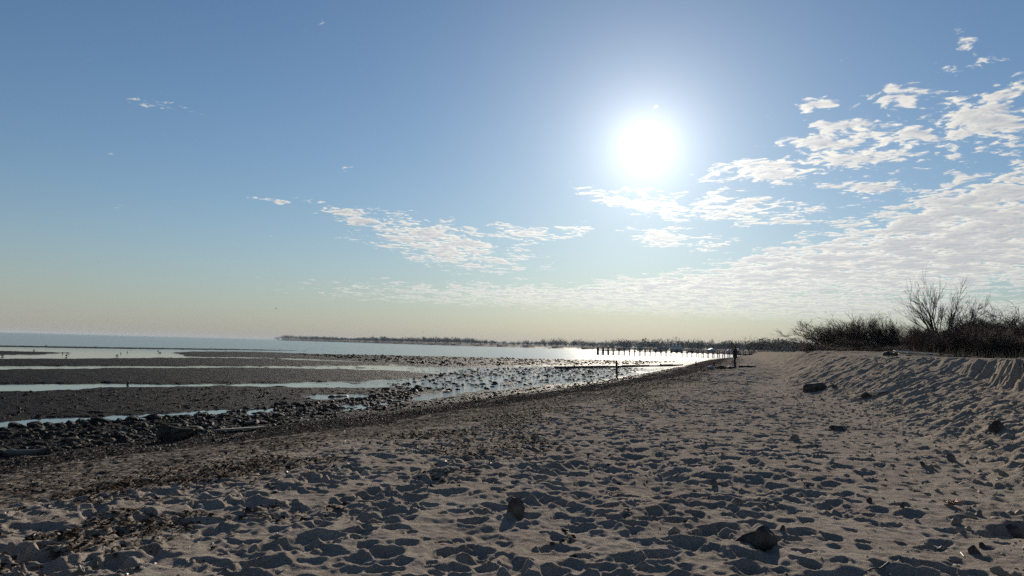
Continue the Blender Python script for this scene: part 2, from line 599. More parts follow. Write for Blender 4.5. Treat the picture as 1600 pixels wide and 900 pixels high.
def ground_mat():
    m, gg, bs = new_mat('beach_ground')
    geo = gg.n('ShaderNodeNewGeometry')
    pos = geo.outputs['Position']

    def at_(n):
        a = gg.n('ShaderNodeAttribute')
        a.attribute_name = n
        return a.outputs['Fac']
    gravel, wet, face = at_('gravel'), at_('wet'), at_('face')
    n1 = gg.noise(pos, 0.9, 5, .6)
    n2 = gg.noise(pos, 9, 6, .65)
    n3 = gg.noise(pos, 38, 4, .75)
    n4 = gg.noise(pos, 95, 3, .75)
    sand = gg.mix(gg.mr(n1, .3, .7), (.262, .223, .188), (.335, .292, .25))
    sand = gg.mix(gg.mr(n2, .35, .7, 0, .5), sand, (.19, .16, .134))
    sand = gg.mix(gg.mr(n3, .52, .72, 0, .55), sand, (.10, .078, .062))
    sand = gg.mix(gg.mr(n4, .55, .70, 0, .8), sand, (.62, .56, .49))
    duneface = gg.mix(gg.mr(n2, .3, .7), (.275, .228, .182), (.36, .305, .245))
    sand = gg.mix(gg.m('MULTIPLY', face, .7), sand, duneface)
    # gravel: speckled dark shells and pebbles
    vor = gg.n('ShaderNodeTexVoronoi')
    vor.inputs['Scale'].default_value = 26
    gg.link(pos, vor.inputs['Vector'])
    sepc = gg.n('ShaderNodeSeparateColor')
    gg.link(vor.outputs['Color'], sepc.inputs[0])
    gcol = gg.mix(gg.mr(sepc.outputs[0], .2, .9), (.018, .016, .016), (.075, .066, .062))
    gcol = gg.mix(gg.mr(sepc.outputs[1], .93, .99), gcol, (.33, .30, .27))
    gr = gg.mr(gg.m('ADD', gravel, gg.m('MULTIPLY', gg.m('SUBTRACT', n2, .5), .9)), .35, .65)
    col = gg.mix(gr, sand, gcol)
    mp_ = gg.n('ShaderNodeMapping')
    mp_.inputs['Scale'].default_value = (.35, 1.6, 1)
    gg.link(pos, mp_.inputs[0])
    n5 = gg.noise(mp_.outputs[0], .8, 4, .65)
    wcol = gg.mix(gg.mr(n2, .35, .65), (.006, .006, .007), (.017, .016, .0165))
    wcol = gg.mix(gg.mr(n5, .48, .68), wcol, (.032, .028, .027))
    col = gg.mix(wet, col, wcol)
    gg.link(col, bs.inputs['Base Color'])
    rough = gg.mr(wet, 0, 1, .92, .6)
    gg.link(rough, bs.inputs['Roughness'])
    gg.link(gg.mr(wet, 0, 1, .0, .015), bs.inputs['Specular IOR Level'])
    h = gg.m('ADD', gg.m('MULTIPLY', n3, .8), gg.m('MULTIPLY', n4, .35))
    h = gg.m('ADD', h, gg.m('MULTIPLY', gg.m('MULTIPLY', gg.noise(pos, 4.5, 4, .7), wet), 1.8))
    h = gg.m('ADD', h, gg.m('MULTIPLY', gg.m('MULTIPLY', gr, vor.outputs['Distance']), -2.2))
    b = gg.n('ShaderNodeBump')
    b.inputs['Strength'].default_value = 1.0
    b.inputs['Distance'].default_value = .026
    gg.link(h, b.inputs['Height'])
    gg.link(b.outputs[0], bs.inputs['Normal'])
    return m


def water_mat():
    m, gg, bs = new_mat('sea_water')
    geo = gg.n('ShaderNodeNewGeometry')
    pos = geo.outputs['Position']
    sp = gg.n('ShaderNodeSeparateXYZ')
    gg.link(pos, sp.inputs[0])
    open_ = gg.mr(sp.outputs[1], 95, 190, 0.0, 1.0)
    mp = gg.n('ShaderNodeMapping')
    mp.inputs['Scale'].default_value = (.35, 1.0, 1)
    gg.link(pos, mp.inputs[0])
    w1 = gg.noise(mp.outputs[0], 1.6, 4, .6)
    w2 = gg.noise(mp.outputs[0], .18, 3, .55)
    hh = gg.m('ADD', gg.m('MULTIPLY', w1, .12), gg.m('MULTIPLY', w2, .5))
    rz_ = gg.m('MULTIPLY', gg.mr(sp.outputs[0], -16, -3), gg.mr(sp.outputs[1], 28, 45))
    hh = gg.m('ADD', hh, gg.m('MULTIPLY', gg.noise(pos, 6.0, 2, .5), gg.mr(rz_, 0, 1, .03, .16, False)))
    b = gg.n('ShaderNodeBump')
    gg.link(gg.mr(gg.m('MAXIMUM', gg.m('MULTIPLY', open_, 1.1), rz_), 0, 1, .07, .19, False), b.inputs['Strength'])
    b.inputs['Distance'].default_value = 1.0
    gg.link(hh, b.inputs['Height'])
    gg.link(b.outputs[0], bs.inputs['Normal'])
    gg.link(gg.mix(open_, (.045, .045, .045, 1), (.03, .055, .075, 1)), bs.inputs['Base Color'])
    gg.link(gg.mr(open_, 0, 1, .04, .16, False), bs.inputs['Roughness'])
    bs.inputs['IOR'].default_value = 1.33
    return m


MAT = dict(
    ground=ground_mat(), water=water_mat(),
    rock=simple_mat('grey_rock', (.04, .037, .034), (.12, .107, .095), 7, .85, .8, .02, .25, .05),
    wetrock=simple_mat('wet_weedy_rock', (.014, .014, .013), (.065, .058, .048), 6, .7, .8, .02, .45, .05),
    pebble=simple_mat('pebble', (.13, .115, .10), (.25, .22, .19), 14, .7, .3, .004, .45),
    clod=simple_mat('sand_clod', (.25, .20, .15), (.34, .28, .21), 14, .9, .8, .01, .2),
    weed=simple_mat('dried_seaweed', (.022, .015, .011), (.080, .048, .028), 9, .85, .3, .004, 0, .03),
    shell=simple_mat('shell_bits', (.38, .33, .28), (.60, .54, .47), 20, .55, .2, .002),
    wood=simple_mat('weathered_wood', (.16, .135, .11), (.30, .26, .22), 9, .8, .5, .006),
    palewood=simple_mat('pale_wood', (.48, .43, .36), (.66, .60, .52), 9, .6, .3, .004),
    darkwood=simple_mat('dark_wet_wood', (.022, .019, .017), (.06, .05, .042), 9, .7, .5, .008),
    bark=simple_mat('bare_bark', (.030, .022, .018), (.075, .056, .046), 6, .9, .3, .01, .25),
    twig=simple_mat('reddish_twig', (.034, .024, .020), (.090, .062, .050), 4, .9, 0, .01, .3),
    straw=simple_mat('dry_straw', (.26, .20, .12), (.42, .34, .22), 7, .8, 0),
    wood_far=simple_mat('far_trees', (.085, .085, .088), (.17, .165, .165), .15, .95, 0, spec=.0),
    housewall=simple_mat('white_clapboard', (.62, .62, .60), (.74, .73, .70), 1.5, .7, 0),
    roof=simple_mat('slate_roof', (.06, .06, .065), (.12, .12, .125), 2, .8, 0),
    glass=simple_mat('dark_pane', (.02, .025, .03), (.05, .055, .06), 2, .15, 0, spec=.5),
    coat=simple_mat('black_coat', (.010, .010, .012), (.024, .024, .027), 30, .8, .4, .004),
    jeans=simple_mat('dark_trousers', (.014, .015, .020), (.030, .031, .038), 30, .85, .3, .003),
    skin=simple_mat('skin', (.34, .20, .145), (.42, .26, .19), 12, .5, .1, .001),
    hair=simple_mat('dark_hair', (.012, .009, .007), (.03, .022, .017), 40, .6, .6, .003),
    red=simple_mat('brick_red_coat', (.10, .028, .018), (.16, .045, .028), 30, .85, .3, .003),
    gull=simple_mat('gull_feathers', (.30, .30, .31), (.50, .50, .50), 8, .7, 0),
    gulldark=simple_mat('dark_feathers', (.03, .03, .033), (.07, .07, .075), 8, .7, 0),
    beak=simple_mat('yellow_beak', (.5, .32, .06), (.6, .4, .08), 8, .5, 0),
    bag=simple_mat('blue_grey_canvas', (.10, .125, .16), (.20, .235, .28), 6, .8, .5, .01),
    rust=simple_mat('russet_leaf', (.16, .06, .03), (.27, .12, .06), 12, .7, .3, .004),
)

# ------------------------------------------------------------------ the ground sheet
dense = np.radians(np.arange(-41, 41.001, 0.128))
coarse = np.radians(np.arange(45, 315.1, 5.0))
AZ = np.concatenate([dense, coarse])
rows = [0.4, .9, 1.5, 2.1, 2.7]
while rows[-1] < 30:
    rows.append(rows[-1] + min(.058, max(.02, .55 * rows[-1] ** 2 / 1190)))
while rows[-1] < 420:
    rows.append(rows[-1] + .065 * (rows[-1] / 30) ** 1.85)
while rows[-1] < 6200:
    rows.append(rows[-1] * 1.06)
RR = np.array(rows)
A2, R2 = np.meshgrid(AZ, RR)
gx, gy = (R2 * np.sin(A2)).ravel(), (R2 * np.cos(A2)).ravel()
gz = hz(gx, gy)
gz = np.where(R2.ravel() > 3500, np.minimum(gz, 1.5), gz)
gz = np.where((R2.ravel() > 3500) & (A2.ravel() < -.2), ZW - 2, gz)
nr, nc = len(RR), len(AZ)
idx = np.arange(nr * nc).reshape(nr, nc)
nxt = np.roll(idx, -1, axis=1)
quads = np.stack([idx[:-1], nxt[:-1], nxt[1:], idx[1:]], -1).reshape(-1, 4)[:, ::-1]
gme = mesh_np('ground', np.stack([gx, gy, gz], 1), quads, MAT['ground'])
ga = shore(gx, gy)
gn = fbm(gx * .6, gy * .6, 4, 201)
gn2 = fbm(gx * .16 + gy * .3, gy * .1, 3, 203)
along = gn + gn2
gravel = sst(7.7, 6.9, ga + along * 1.1) * (1 - 0.75 * np.exp(-((ga - 3.9 + along) / .28) ** 2))
gravel = np.maximum(gravel, .62 * np.exp(-((ga - 7.9 + along * 1.4) / .5) ** 2))
gravel = np.maximum(gravel, .50 * sst(11.6, 9.8, ga + along))
wet = sst(2.6, 1.0, ga + along) * (gz < ZW + .55)
face_ = sst(-.3, .8, ga - toe(gy)) * (1 - sst(3.2, 5, ga - toe(gy)))
for nm, arr in (('gravel', gravel), ('wet', wet), ('face', face_)):
    at_ = gme.attributes.new(nm, 'FLOAT', 'POINT')
    at_.data.foreach_set('value', arr.astype(np.float32))
go = tag(obj('beach_ground', gme), 'sandy beach with footprints running down to dark tidal flats', kind='structure')

# water: one level sheet that the flats rise out of
wr = np.concatenate([[0.5], np.geomspace(6, 7000, 60)])
wa = np.radians(np.arange(0, 360, 3.0))
A3, R3 = np.meshgrid(wa, wr)
wi = np.arange(A3.size).reshape(A3.shape)
wn_ = np.roll(wi, -1, axis=1)
wq = np.stack([wi[:-1], wn_[:-1], wn_[1:], wi[1:]], -1).reshape(-1, 4)[:, ::-1]
wme = mesh_np('sea', np.stack([(R3 * np.sin(A3)).ravel(), (R3 * np.cos(A3)).ravel(), np.full(A3.size, ZW)], 1), wq, MAT['water'])
tag(obj('sea', wme), 'calm pale sea and tide pools at low tide', kind='structure')


# ------------------------------------------------------------------ rocks
def ico(sub):
    bm = bmesh.new()
    bmesh.ops.create_icosphere(bm, subdivisions=sub, radius=1)
    V = np.array([v.co[:] for v in bm.verts])
    Fc = np.array([[v.index for v in f.verts] for f in bm.faces])
    bm.free()
    return V, Fc


ICO = {s: ico(s) for s in (1, 2, 3)}


def rock_geo(seed, sub=2, cuts=7, rough=.08, dmin=.45, dmax=.85):
    r = np.random.default_rng(seed)
    V, Fc = ICO[sub]
    V = V.copy()
    for _ in range(cuts):
        n = r.normal(size=3)
        n /= np.linalg.norm(n)
        d = r.uniform(dmin, dmax)
        ov = np.maximum(0, V @ n - d)
        V -= ov[:, None] * n * .93
    V += r.normal(0, rough, (len(V), 1)) * V * .6
    V += np.stack([vn(V[:, 1] * 2.3 + 5, V[:, 2] * 2.3, seed), vn(V[:, 0] * 2.3, V[:, 2] * 2.3 + 9, seed + 1), vn(V[:, 0] * 2.3, V[:, 1] * 2.3, seed + 2)], 1) * .22
    return V, Fc


def rock_mesh(name, seed, dims, mat, sub=2, cuts=7, rough=.06, smooth=False, dmin=.45, dmax=.85):
    V, Fc = rock_geo(seed, sub, cuts, rough, dmin, dmax)
    lo, hi = V.min(0), V.max(0)
    V = (V - (lo + hi) / 2) / (hi - lo) * np.array(dims)
    return mesh_np(name, V, Fc, mat, smooth)


def scatter(name, geos, P_, S_, mat, label, seed=0, flat=.6, smooth=False):
    """many small stones as one stuff mesh"""
    r = np.random.default_rng(seed)
    Vs, Fs, off = [], [], 0
    kind = r.integers(0, len(geos), len(P_))
    for k, (V, Fc) in enumerate(geos):
        sel = np.where(kind == k)[0]
        n = len(sel)
        if not n:
            continue
        th = r.uniform(0, 2 * math.pi, n)
        c, s = np.cos(th)[:, None], np.sin(th)[:, None]
        el_ = r.uniform(.6, 1.5, (n, 1))
        sx, sy, sz = S_[sel][:, None] * el_, S_[sel][:, None] / el_, S_[sel][:, None] * flat * r.uniform(.6, 1.3, (n, 1))
        x, y, z = V[None, :, 0] * sx, V[None, :, 1] * sy, V[None, :, 2] * sz
        W = np.stack([x * c - y * s + P_[sel, 0:1], x * s + y * c + P_[sel, 1:2], z + P_[sel, 2:3]], -1)
        Vs.append(W.reshape(-1, 3))
        Fs.append((Fc[None] + (np.arange(n) * len(V))[:, None, None] + off).reshape(-1, Fc.shape[1]))
        off += n * len(V)
    o = obj(name, mesh_np(name, np.concatenate(Vs), np.concatenate(Fs), mat, smooth))
    return tag(o, label, kind='stuff')


def in_poly(px_poly, n, seed, z=ZW):
    r = np.random.default_rng(seed)
    poly = np.array([onplane(p[0], p[1], z)[:2] for p in px_poly])
    lo, hi = poly.min(0), poly.max(0)
    out = np.zeros((0, 2))
    while len(out) < n:
        c = r.uniform(lo, hi, (n * 3, 2))
        out = np.concatenate([out, c[poly_sd(c[:, 0], c[:, 1], poly) > 0]])
    return out[:n]


BAND1 = [(-250, 690), (0, 668), (150, 656), (330, 645), (450, 634), (560, 624), (650, 612), (660, 622), (560, 640), (430, 662), (320, 684), (150, 703), (0, 720), (-250, 752)]
BAND2 = [(600, 600), (660, 588), (740, 576), (850, 573), (960, 572), (1010, 577), (950, 592), (860, 600), (760, 608), (660, 616), (560, 618)]
BAND3 = [(440, 553), (600, 556), (800, 561), (1000, 564.5), (1060, 566), (1000, 570), (860, 571.5), (700, 573), (620, 569), (500, 558)]
BAND4 = [(-200, 640), (0, 615), (250, 607), (500, 608), (640, 608), (600, 625), (400, 637), (150, 648), (-200, 672)]

BAND5 = [(400, 650), (600, 636), (760, 614), (900, 600), (1000, 586), (1060, 575), (1075, 580), (1000, 596), (900, 610), (800, 620), (600, 648), (420, 676)]
# individual foreshore rocks (the largest ones), shared meshes
rmeshes = [rock_mesh('shore_rock', 300 + k, (1, 1, .7), MAT['wetrock'], 2, 8, .07) for k in range(10)]


def shore_rocks(poly, n, smin, smax, label, group, seed):
    r = np.random.default_rng(seed)
    pts = in_poly(poly, n * 2, seed)
    cl_ = vn(pts[:, 0] * .5, pts[:, 1] * .5, seed) + .5
    pts = pts[np.argsort(-(cl_ + r.uniform(0, .7, len(cl_))))[:n]]
    zz = hz(pts[:, 0], pts[:, 1])
    for (x, y), z in zip(pts, zz):
        s = smin + (smax - smin) * r.random() ** 2.2
        o = obj('shore_rock', rmeshes[r.integers(0, 10)], None, (x, y, max(z, ZW - .06) + s * .12), (r.normal(0, .15), r.normal(0, .15), r.uniform(0, 6.28)),
                (s * r.uniform(.8, 1.4), s * r.uniform(.7, 1.1), s * r.uniform(.45, .8)))
        tag(o, label, 'rock', group)


shore_rocks(BAND1, 165, .16, .52, 'dark weedy rock strewn among the nearest tide pools below the gravel', 'rocks along the nearest tide pools', 21)
shore_rocks(BAND2, 90, .2, .6, 'dark rock standing in the glittering shallows in mid picture', 'rocks in the glittering shallows', 22)
shore_rocks(BAND3, 45, .3, .7, 'dark rock on the long rocky bar at the water', 'rocks on the far rocky bar', 23)

geos1 = [rock_geo(400 + k, 1, 5, .1) for k in range(6)]


def scatter_polys(name, specs, mat, label, seed):
    Ps, Ss = [], []
    for poly, n, smin, smax in specs:
        r = np.random.default_rng(seed + len(Ps))
        p = in_poly(poly, n, seed + 10 + len(Ps))
        s = smin + (smax - smin) * r.random(n) ** 3
        z = np.maximum(hz(p[:, 0], p[:, 1]), ZW - .04)
        Ps.append(np.stack([p[:, 0], p[:, 1], z + s * .1], 1))
        Ss.append(s)
    return scatter(name, geos1, np.concatenate(Ps), np.concatenate(Ss), mat, label, seed)


scatter_polys('shore_cobbles', [(BAND1, 2600, .04, .17), (BAND2, 2600, .06, .24), (BAND3, 1500, .12, .34), (BAND4, 1300, .03, .10), (BAND5, 3200, .03, .13)], MAT['wetrock'],
              'countless small dark cobbles covering the wet foreshore', 500)


def along_shore(n, a_lo, a_hi, y_lo, y_hi, seed, power=1.0):
    r = np.random.default_rng(seed)
    y = y_lo + (y_hi - y_lo) * r.random(n) ** power
    a = r.uniform(a_lo, a_hi, n)
    x = XW(y) + a / .88
    return x, y, r


def inview(x, y):
    return np.abs(np.arctan2(x, y)) < math.radians(43)


# gravel: loose stones on the dark band
x_, y_, r_ = along_shore(42000, 0.3, 7.2, 7, 75, 31, 1.5)
keep = inview(x_, y_) & (r_.random(len(x_)) < sst(7.4, 5.0, shore(x_, y_) + 2 * fbm(x_ * .6, y_ * .6, 3, 205)))
x_, y_ = x_[keep], y_[keep]
s_ = .012 + .05 * r_.random(len(x_)) ** 3
tetra = [(np.array([[1, 0, -.3], [-.6, .8, -.3], [-.5, -.9, -.3], [.1, .1, .8], [.4, .7, .2]]) * 1.0, np.array([[0, 1, 2], [0, 4, 3], [4, 1, 3], [1, 2, 3], [2, 0, 3], [0, 4, 1]])),
         (np.array([[1.2, .1, -.3], [-.9, .6, -.2], [-.4, -.7, -.3], [-.1, .1, .6], [.7, .5, .1]]) * 1.0, np.array([[0, 1, 2], [0, 4, 3], [4, 1, 3], [1, 2, 3], [2, 0, 3], [0, 4, 1]]))]
scatter('gravel', tetra, np.stack([x_, y_, hz(x_, y_)], 1), s_, MAT['wetrock'], 'dark shelly gravel below the sand', 32, .7)
# pale shell chips over gravel and litter zone
x_, y_, r_ = along_shore(5200, 2.0, 14.0, 4, 60, 33, 1.8)
k_ = inview(x_, y_)
x_, y_ = x_[k_], y_[k_]
s_ = .006 + .02 * r_.random(len(x_)) ** 4
scatter('shell_chips', tetra, np.stack([x_, y_, hz(x_, y_) + .004], 1), s_, MAT['shell'], 'tiny pale shell chips scattered over the upper beach', 34, .5)


# dried seaweed wrack: curled flakes along the old tide lines
def flakes(n):
    a = np.array([[-1, -.25, 0], [0, -.35, .45], [1, -.15, .1], [1, .2, .15], [0, .35, .5], [-1, .25, .05]])
    f_ = np.array([[0, 1, 4], [0, 4, 5], [1, 2, 3], [1, 3, 4]])
    return a, f_


Px, Py, Ps, Pz = [], [], [], []
for (a0, sp, n, thr, sd, ymx) in ((11.0, .5, 24000, .03, 41, 30), (13.0, .45, 12000, .08, 42, 24), (9.2, 1.0, 12000, .0, 43, 46), (10.2, 1.5, 5200, -.4, 44, 40), (7.3, .6, 6000, .0, 45, 50),
                             (15.5, 1.5, 900, -.1, 46, 18), (8.5, 1.4, 5000, -.05, 47, 120)):
    x_, y_, r_ = along_shore(n, -1, 1, 4.2, ymx, sd, 1.9)
    a_ = a0 + r_.normal(0, sp, len(x_)) + .8 * fbm(y_ * .25, y_ * 0 + sd, 2, sd)
    x_ = XW(y_) + a_ / .88
    pt = fbm(x_ * .75, y_ * .5, 3, sd + 3)
    k_ = (pt > thr) & inview(x_, y_)
    Px.append(x_[k_]), Py.append(y_[k_]), Ps.append((.012 + .044 * r_.random(k_.sum()) ** 2) * (1 + sst(20, 80, y_[k_]) * 2.5)), Pz.append(.045 * r_.random(k_.sum()) ** 2 * sst(thr, thr + .3, pt[k_]))
Pz = np.concatenate(Pz)
Px, Py, Ps = np.concatenate(Px), np.concatenate(Py), np.concatenate(Ps)
scatter('seaweed_wrack', [flakes(0)], np.stack([Px, Py, hz(Px, Py) + .002 + Pz], 1), Ps, MAT['weed'], 'dark dried seaweed and leaf litter along the old tide lines', 46, .9)

# clods and small stones at the foot of the dune face
r_ = np.random.default_rng(51)
n = 4500
y_ = 4 + 28 * r_.random(n) ** 1.5
x_ = XW(y_) + (toe(y_) + r_.normal(.5, 1.1, n)) / .88
s_ = .006 + .05 * r_.random(n) ** 4
scatter('crumbled_sand', geos1[:3], np.stack([x_, y_, hz(x_, y_)], 1), s_, MAT['clod'], 'crumbled sand and grit at the foot of the dune face', 52, .8)

# individual rocks on the sand: px, py of the foot, width px, height px, depth factor, seed, label
SAND_ROCKS = [
    (1180, 852, 78, 34, .9, 7, 'largest dark rock, half buried in the sand at bottom right'),
    (805, 803, 32, 24, .8, 58, 'upright dark rock among the footprints left of bottom centre'),
    (1116, 761, 13, 13, .9, 9, 'small pointed stone standing alone right of centre'),
    (1273, 611, 42, 15, .7, 10, 'big blackish boulder far up the beach below the shrubs'),
    (1303, 607, 11, 5, .8, 12, 'little dark stone just right of the blackish boulder'),
    (1356, 620, 22, 8, .8, 13, 'dark rock with a pale board against it near the dune'),
    (1308, 672, 24, 7, .8, 14, 'low grey rock in the middle of the right sand'),
    (1241, 688, 16, 8, .8, 15, 'rounded grey stone beside a scrap of weed'),
    (1559, 671, 30, 12, .7, 16, 'square grey rock sitting on the dune face at right'),
    (1521, 864, 19, 11, .9, 17, 'dark cobble at the bottom right corner beside a paler one'),
    (1538, 858, 14, 9, .9, 18, 'pale rounded pebble touching a dark cobble at bottom right'),
    (1223, 829, 9, 8, .9, 19, 'dark pebble just right of the largest rock'),
    (1494, 819, 16, 9, .9, 20, 'grey pebble below the slumped ledge'),
    (1527, 806, 16, 9, .9, 21, 'light grey pebble in the rubble under the ledge'),
    (1582, 834, 22, 11, .9, 22, 'brown cobble at the right edge of the picture'),
    (1472, 860, 14, 6, .9, 23, 'flat pale pebble in the lower right sand'),
    (1442, 730, 9, 8, .9, 24, 'dark clod of stone near the toe of the dune'),
    (1487, 719, 13, 9, .9, 25, 'pebble at the foot of the dune face'),
    (1358, 785, 9, 8, .9, 26, 'small dark stone on the smooth right sand'),
    (1262, 761, 6, 5, .9, 27, 'tiny dark pebble on the smooth sand right of centre'),
    (1410, 792, 8, 6, .9, 28, 'small dark stone between the smooth sand and rubble'),
    (1500, 832, 14, 8, .9, 29, 'rounded stone in the cluster at lower right'),
    (84, 874, 14, 10, .9, 30, 'dark angular stone at the bottom left'),
    (126, 897, 12, 9, .9, 31, 'pale pebble of the shell patch at the bottom left edge'),
    (147, 888, 11, 8, .9, 32, 'round pebble topping the shell patch at bottom left'),
]
for (px, py, w, h, dep, sd, lab) in SAND_ROCKS:
    p = at(px, py)
    dist = np.linalg.norm(p - CAM)
    W, H = w / 1200 * dist, h / 1200 * dist
    me = rock_mesh('rock', sd, (W * .9, W * dep * .7, H * 1.5), MAT['pebble'] if w <= 16 and 'dark' not in lab else MAT['rock'], 3 if w > 20 else 2, 8 if sd == 10 else 11, .02, False, .45 if sd == 10 else .25, .85 if sd == 10 else .7)
    o = obj('rock' if w > 16 else 'pebble', me, None, (p[0], p[1], p[2] + H * .16), (0, random.uniform(-.1, .1), random.uniform(-.4, .4)))
    tag(o, lab, 'rock' if w > 16 else 'pebble')

# dark seaweed-covered rock clump in the foreshore
p = at(268, 690)
dist = np.linalg.norm(p - CAM)
clump = rock_mesh('rock', 77, (.95, .55, .5), MAT['wetrock'], 3, 14, .09)
tag(obj('rock', clump, None, (p[0], p[1] + .15, p[2] + .12)), 'largest weedy rock of the foreshore with a ragged outline at left', 'rock')

# logs and planks lying about
def log(px0, py0, px1, py1, rad, mat, name, label, cat='log', lift=.6, Yd=None):
    a_, b_ = (at_y(px0, Yd), at_y(px1, Yd + .3)) if Yd else (at(px0, py0), at(px1, py1))
    pts, rads = [], []
    n = 9
    for i in range(n):
        t = i / (n - 1)
        q = a_ * (1 - t) + b_ * t - a_
        q[2] = ground(*(a_ * (1 - t) + b_ * t)[:2]) * .4 + (a_[2] * (1 - t) + b_[2] * t) * .6 + rad * lift - a_[2] + .03 * rad * math.sin(i * 2.1)
        pts.append(q)
        rads.append(rad * (1 - .25 * t + .12 * math.sin(i * 1.7)) * (.75 if i in (0, n - 1) else 1))
    o = obj(name, MB().tube(pts, rads, 9).mesh(name, mat, True), None, a_)
    return tag(o, label, cat)


log(10, 712, 76, 711, .10, MAT['darkwood'], 'driftwood_log', 'black waterlogged log lying at the left edge below the rocks')
log(514, 624, 543, 622, .13, MAT['darkwood'], 'driftwood_log', 'short dark log lying beside the small tide pool')
log(1352, 895, 1408, 876, .006, MAT['darkwood'], 'stick', 'thin dark stick lying on the sand at bottom right', 'stick', .9)
log(1501, 865, 1507, 872, .006, MAT['shell'], 'twig', 'short white twig lying beside the cobbles at bottom right', 'twig', 1.0)


def plank(px0, py0, px1, py1, w, t, mat, label, dz=.02):
    a_, b_ = at(px0, py0), at(px1, py1)
    c = (a_ + b_) / 2
    L = np.linalg.norm(b_ - a_)
    rz = math.atan2(b_[1] - a_[1], b_[0] - a_[0])
    o = obj('plank', MB().box((0, 0, 0), (L, w, t)).mesh('plank', mat, False, .006), None, (c[0], c[1], c[2] + dz + t / 2),
            (0, -math.atan2(b_[2] - a_[2], L), rz))
    return tag(o, label, 'plank')


plank(342, 675, 412, 671, .45, .05, MAT['wood'], 'flat grey plank lying on the gravel right of the weedy rock')
plank(1345, 622, 1385, 616, .22, .06, MAT['palewood'], 'pale board lying against a dark rock by the dune', .04)
# russet scrap of weed by the slumped ledge
p = at(1488, 792)
mbz = MB()
for k in range(14):
    a_ = k * 2.4
    mbz.tube([(0, 0, 0), (.05 * math.cos(a_), .05 * math.sin(a_), .05), (.11 * math.cos(a_ + .3), .11 * math.sin(a_ + .3), .03 + .02 * (k % 3))], [.008, .006, .002], 4)
tag(obj('seaweed_tuft', mbz.mesh('seaweed_tuft', MAT['rust'], True), None, p), 'russet tuft of dried weed beside the slumped ledge', 'seaweed')


# stakes
def stake(px, py, hpx, wpx, lean, label):
    p = at(px, py)
    d = np.linalg.norm(p - CAM)
    H, W = hpx / 1200 * d, max(wpx / 1200 * d, .05)
    me = MB().tube([(0, 0, -.3), (lean * H * .4, 0, H * .4), (lean * H * .8, 0, H * .85), (lean * H, 0, H)], [W / 2, W / 2, W * .46, W * .3], 8).mesh('wooden_stake', MAT['darkwood'], True)
    return tag(obj('wooden_stake', me, None, p), label, 'stake')


stake(964, 589, 25, 3.2, -.05, 'tall thin wooden stake standing at the edge of the shallows')
stake(1087.5, 571.5, 7, 2.2, -.03, 'short stake left of the child and the pile')
stake(1095.5, 577, 4.5, 1.6, .05, 'stub of a stake beside the grey pile')
stake(198, 604, 7, 3.0, .35, 'leaning stub of a post at the end of the left tide pool')

# low dark groyne running out from the beach: one timber after another
ga_, gb_ = onplane(1066, 569.8, ZW + .22), onplane(868, 574.5, ZW + .12)
gro = obj('groyne', None, None, (ga_[0], ga_[1], ZW))
tag(gro, 'long low black groyne of timbers running out across the shallows', 'groyne')
ng = 9
for k in range(ng):
    t0, t1 = k / ng, (k + .97) / ng
    p0, p1 = ga_ * (1 - t0) + gb_ * t0, ga_ * (1 - t1) + gb_ * t1
    c = (p0 + p1) / 2
    L = np.linalg.norm((p1 - p0)[:2])
    rz = math.atan2(p1[1] - p0[1], p1[0] - p0[0])
    obj('timber', MB().box((0, 0, 0), (L, .35, .5 + .08 * math.sin(k * 2.3))).mesh('timber', MAT['darkwood'], False, .03), gro,
        (c[0] - ga_[0], c[1] - ga_[1], .05 + .03 * math.sin(k * 1.9)), (0, 0, rz))
    if k % 2 == 0:
        obj('post', MB().tube([(0, 0, -.6), (0, 0, .25 + .12 * math.sin(k))], [.13, .11], 8).mesh('post', MAT['darkwood'], True), gro, (p0[0] - ga_[0], p0[1] - ga_[1] - .26, .1))


# ------------------------------------------------------------------ bare shrubs and trees
class Woody:
    def __init__(self, seed):
        self.r = random.Random(seed)
        self.thick, self.thin = MB(), MB()
        self.tip = .009 if seed < 750 else .014

    def branch(self, p, d, L, rad, level, maxlevel, up, kids, spread):
        r = self.r
        n = 4 if level < 2 else (3 if level == 2 else 2)
        pts, rads = [p], [rad]
        d = d.normalized()
        for i in range(n):
            d = (d + Vector((r.gauss(0, .13), r.gauss(0, .13), r.gauss(0, .09) + up)) * (1 if level else .7)).normalized()
            p = p + d * (L / n)
            pts.append(p)
            rads.append(rad * (1 - .72 * (i + 1) / n))
        (self.thick if level < 2 else self.thin).tube(pts, rads, 6 if level == 0 else (4 if level == 1 else 3), level == 0)
        if level < maxlevel:
            for k in range(kids[level]):
                t = r.uniform(.25 if level == 0 else .15, 1.0)
                j = min(int(t * n), n - 1)
                q = pts[j].lerp(pts[j + 1], t * n - j)
                base = (pts[j + 1] - pts[j]).normalized()
                ax = base.orthogonal().normalized()
                ax.rotate(Matrix.Rotation(r.uniform(0, 6.283), 3, base))
                nd = (base + ax * r.uniform(.5, 1.0) * spread).normalized()
                self.branch(q, nd, L * r.uniform(.42, .68), max(rads[j] * .6, self.tip), level + 1, maxlevel, up, kids, spread)


def make_woody(name, seed, stems, height, lean, rad, kids, spread, up, maxlevel, tmat, cmat):
    """unit-height plant; origin at the base; parts trunk/stems and crown"""
    w = Woody(seed)
    r = w.r
    for k in range(stems):
        a = 2 * math.pi * (k + r.random() * .8) / stems
        l = lean * r.uniform(.35, 1.1)
        w.branch(Vector((math.cos(a) * .06 * stems ** .5 * r.random(), math.sin(a) * .06 * stems ** .5 * r.random(), -.1)), Vector((math.cos(a) * l, math.sin(a) * l, 1)),
                 height * r.uniform(.75, 1.05), rad * r.uniform(.6, 1.1), 0, maxlevel, up, kids, spread)
    return w.thick.mesh('trunk', tmat, True), w.thin.mesh('crown', cmat, True)


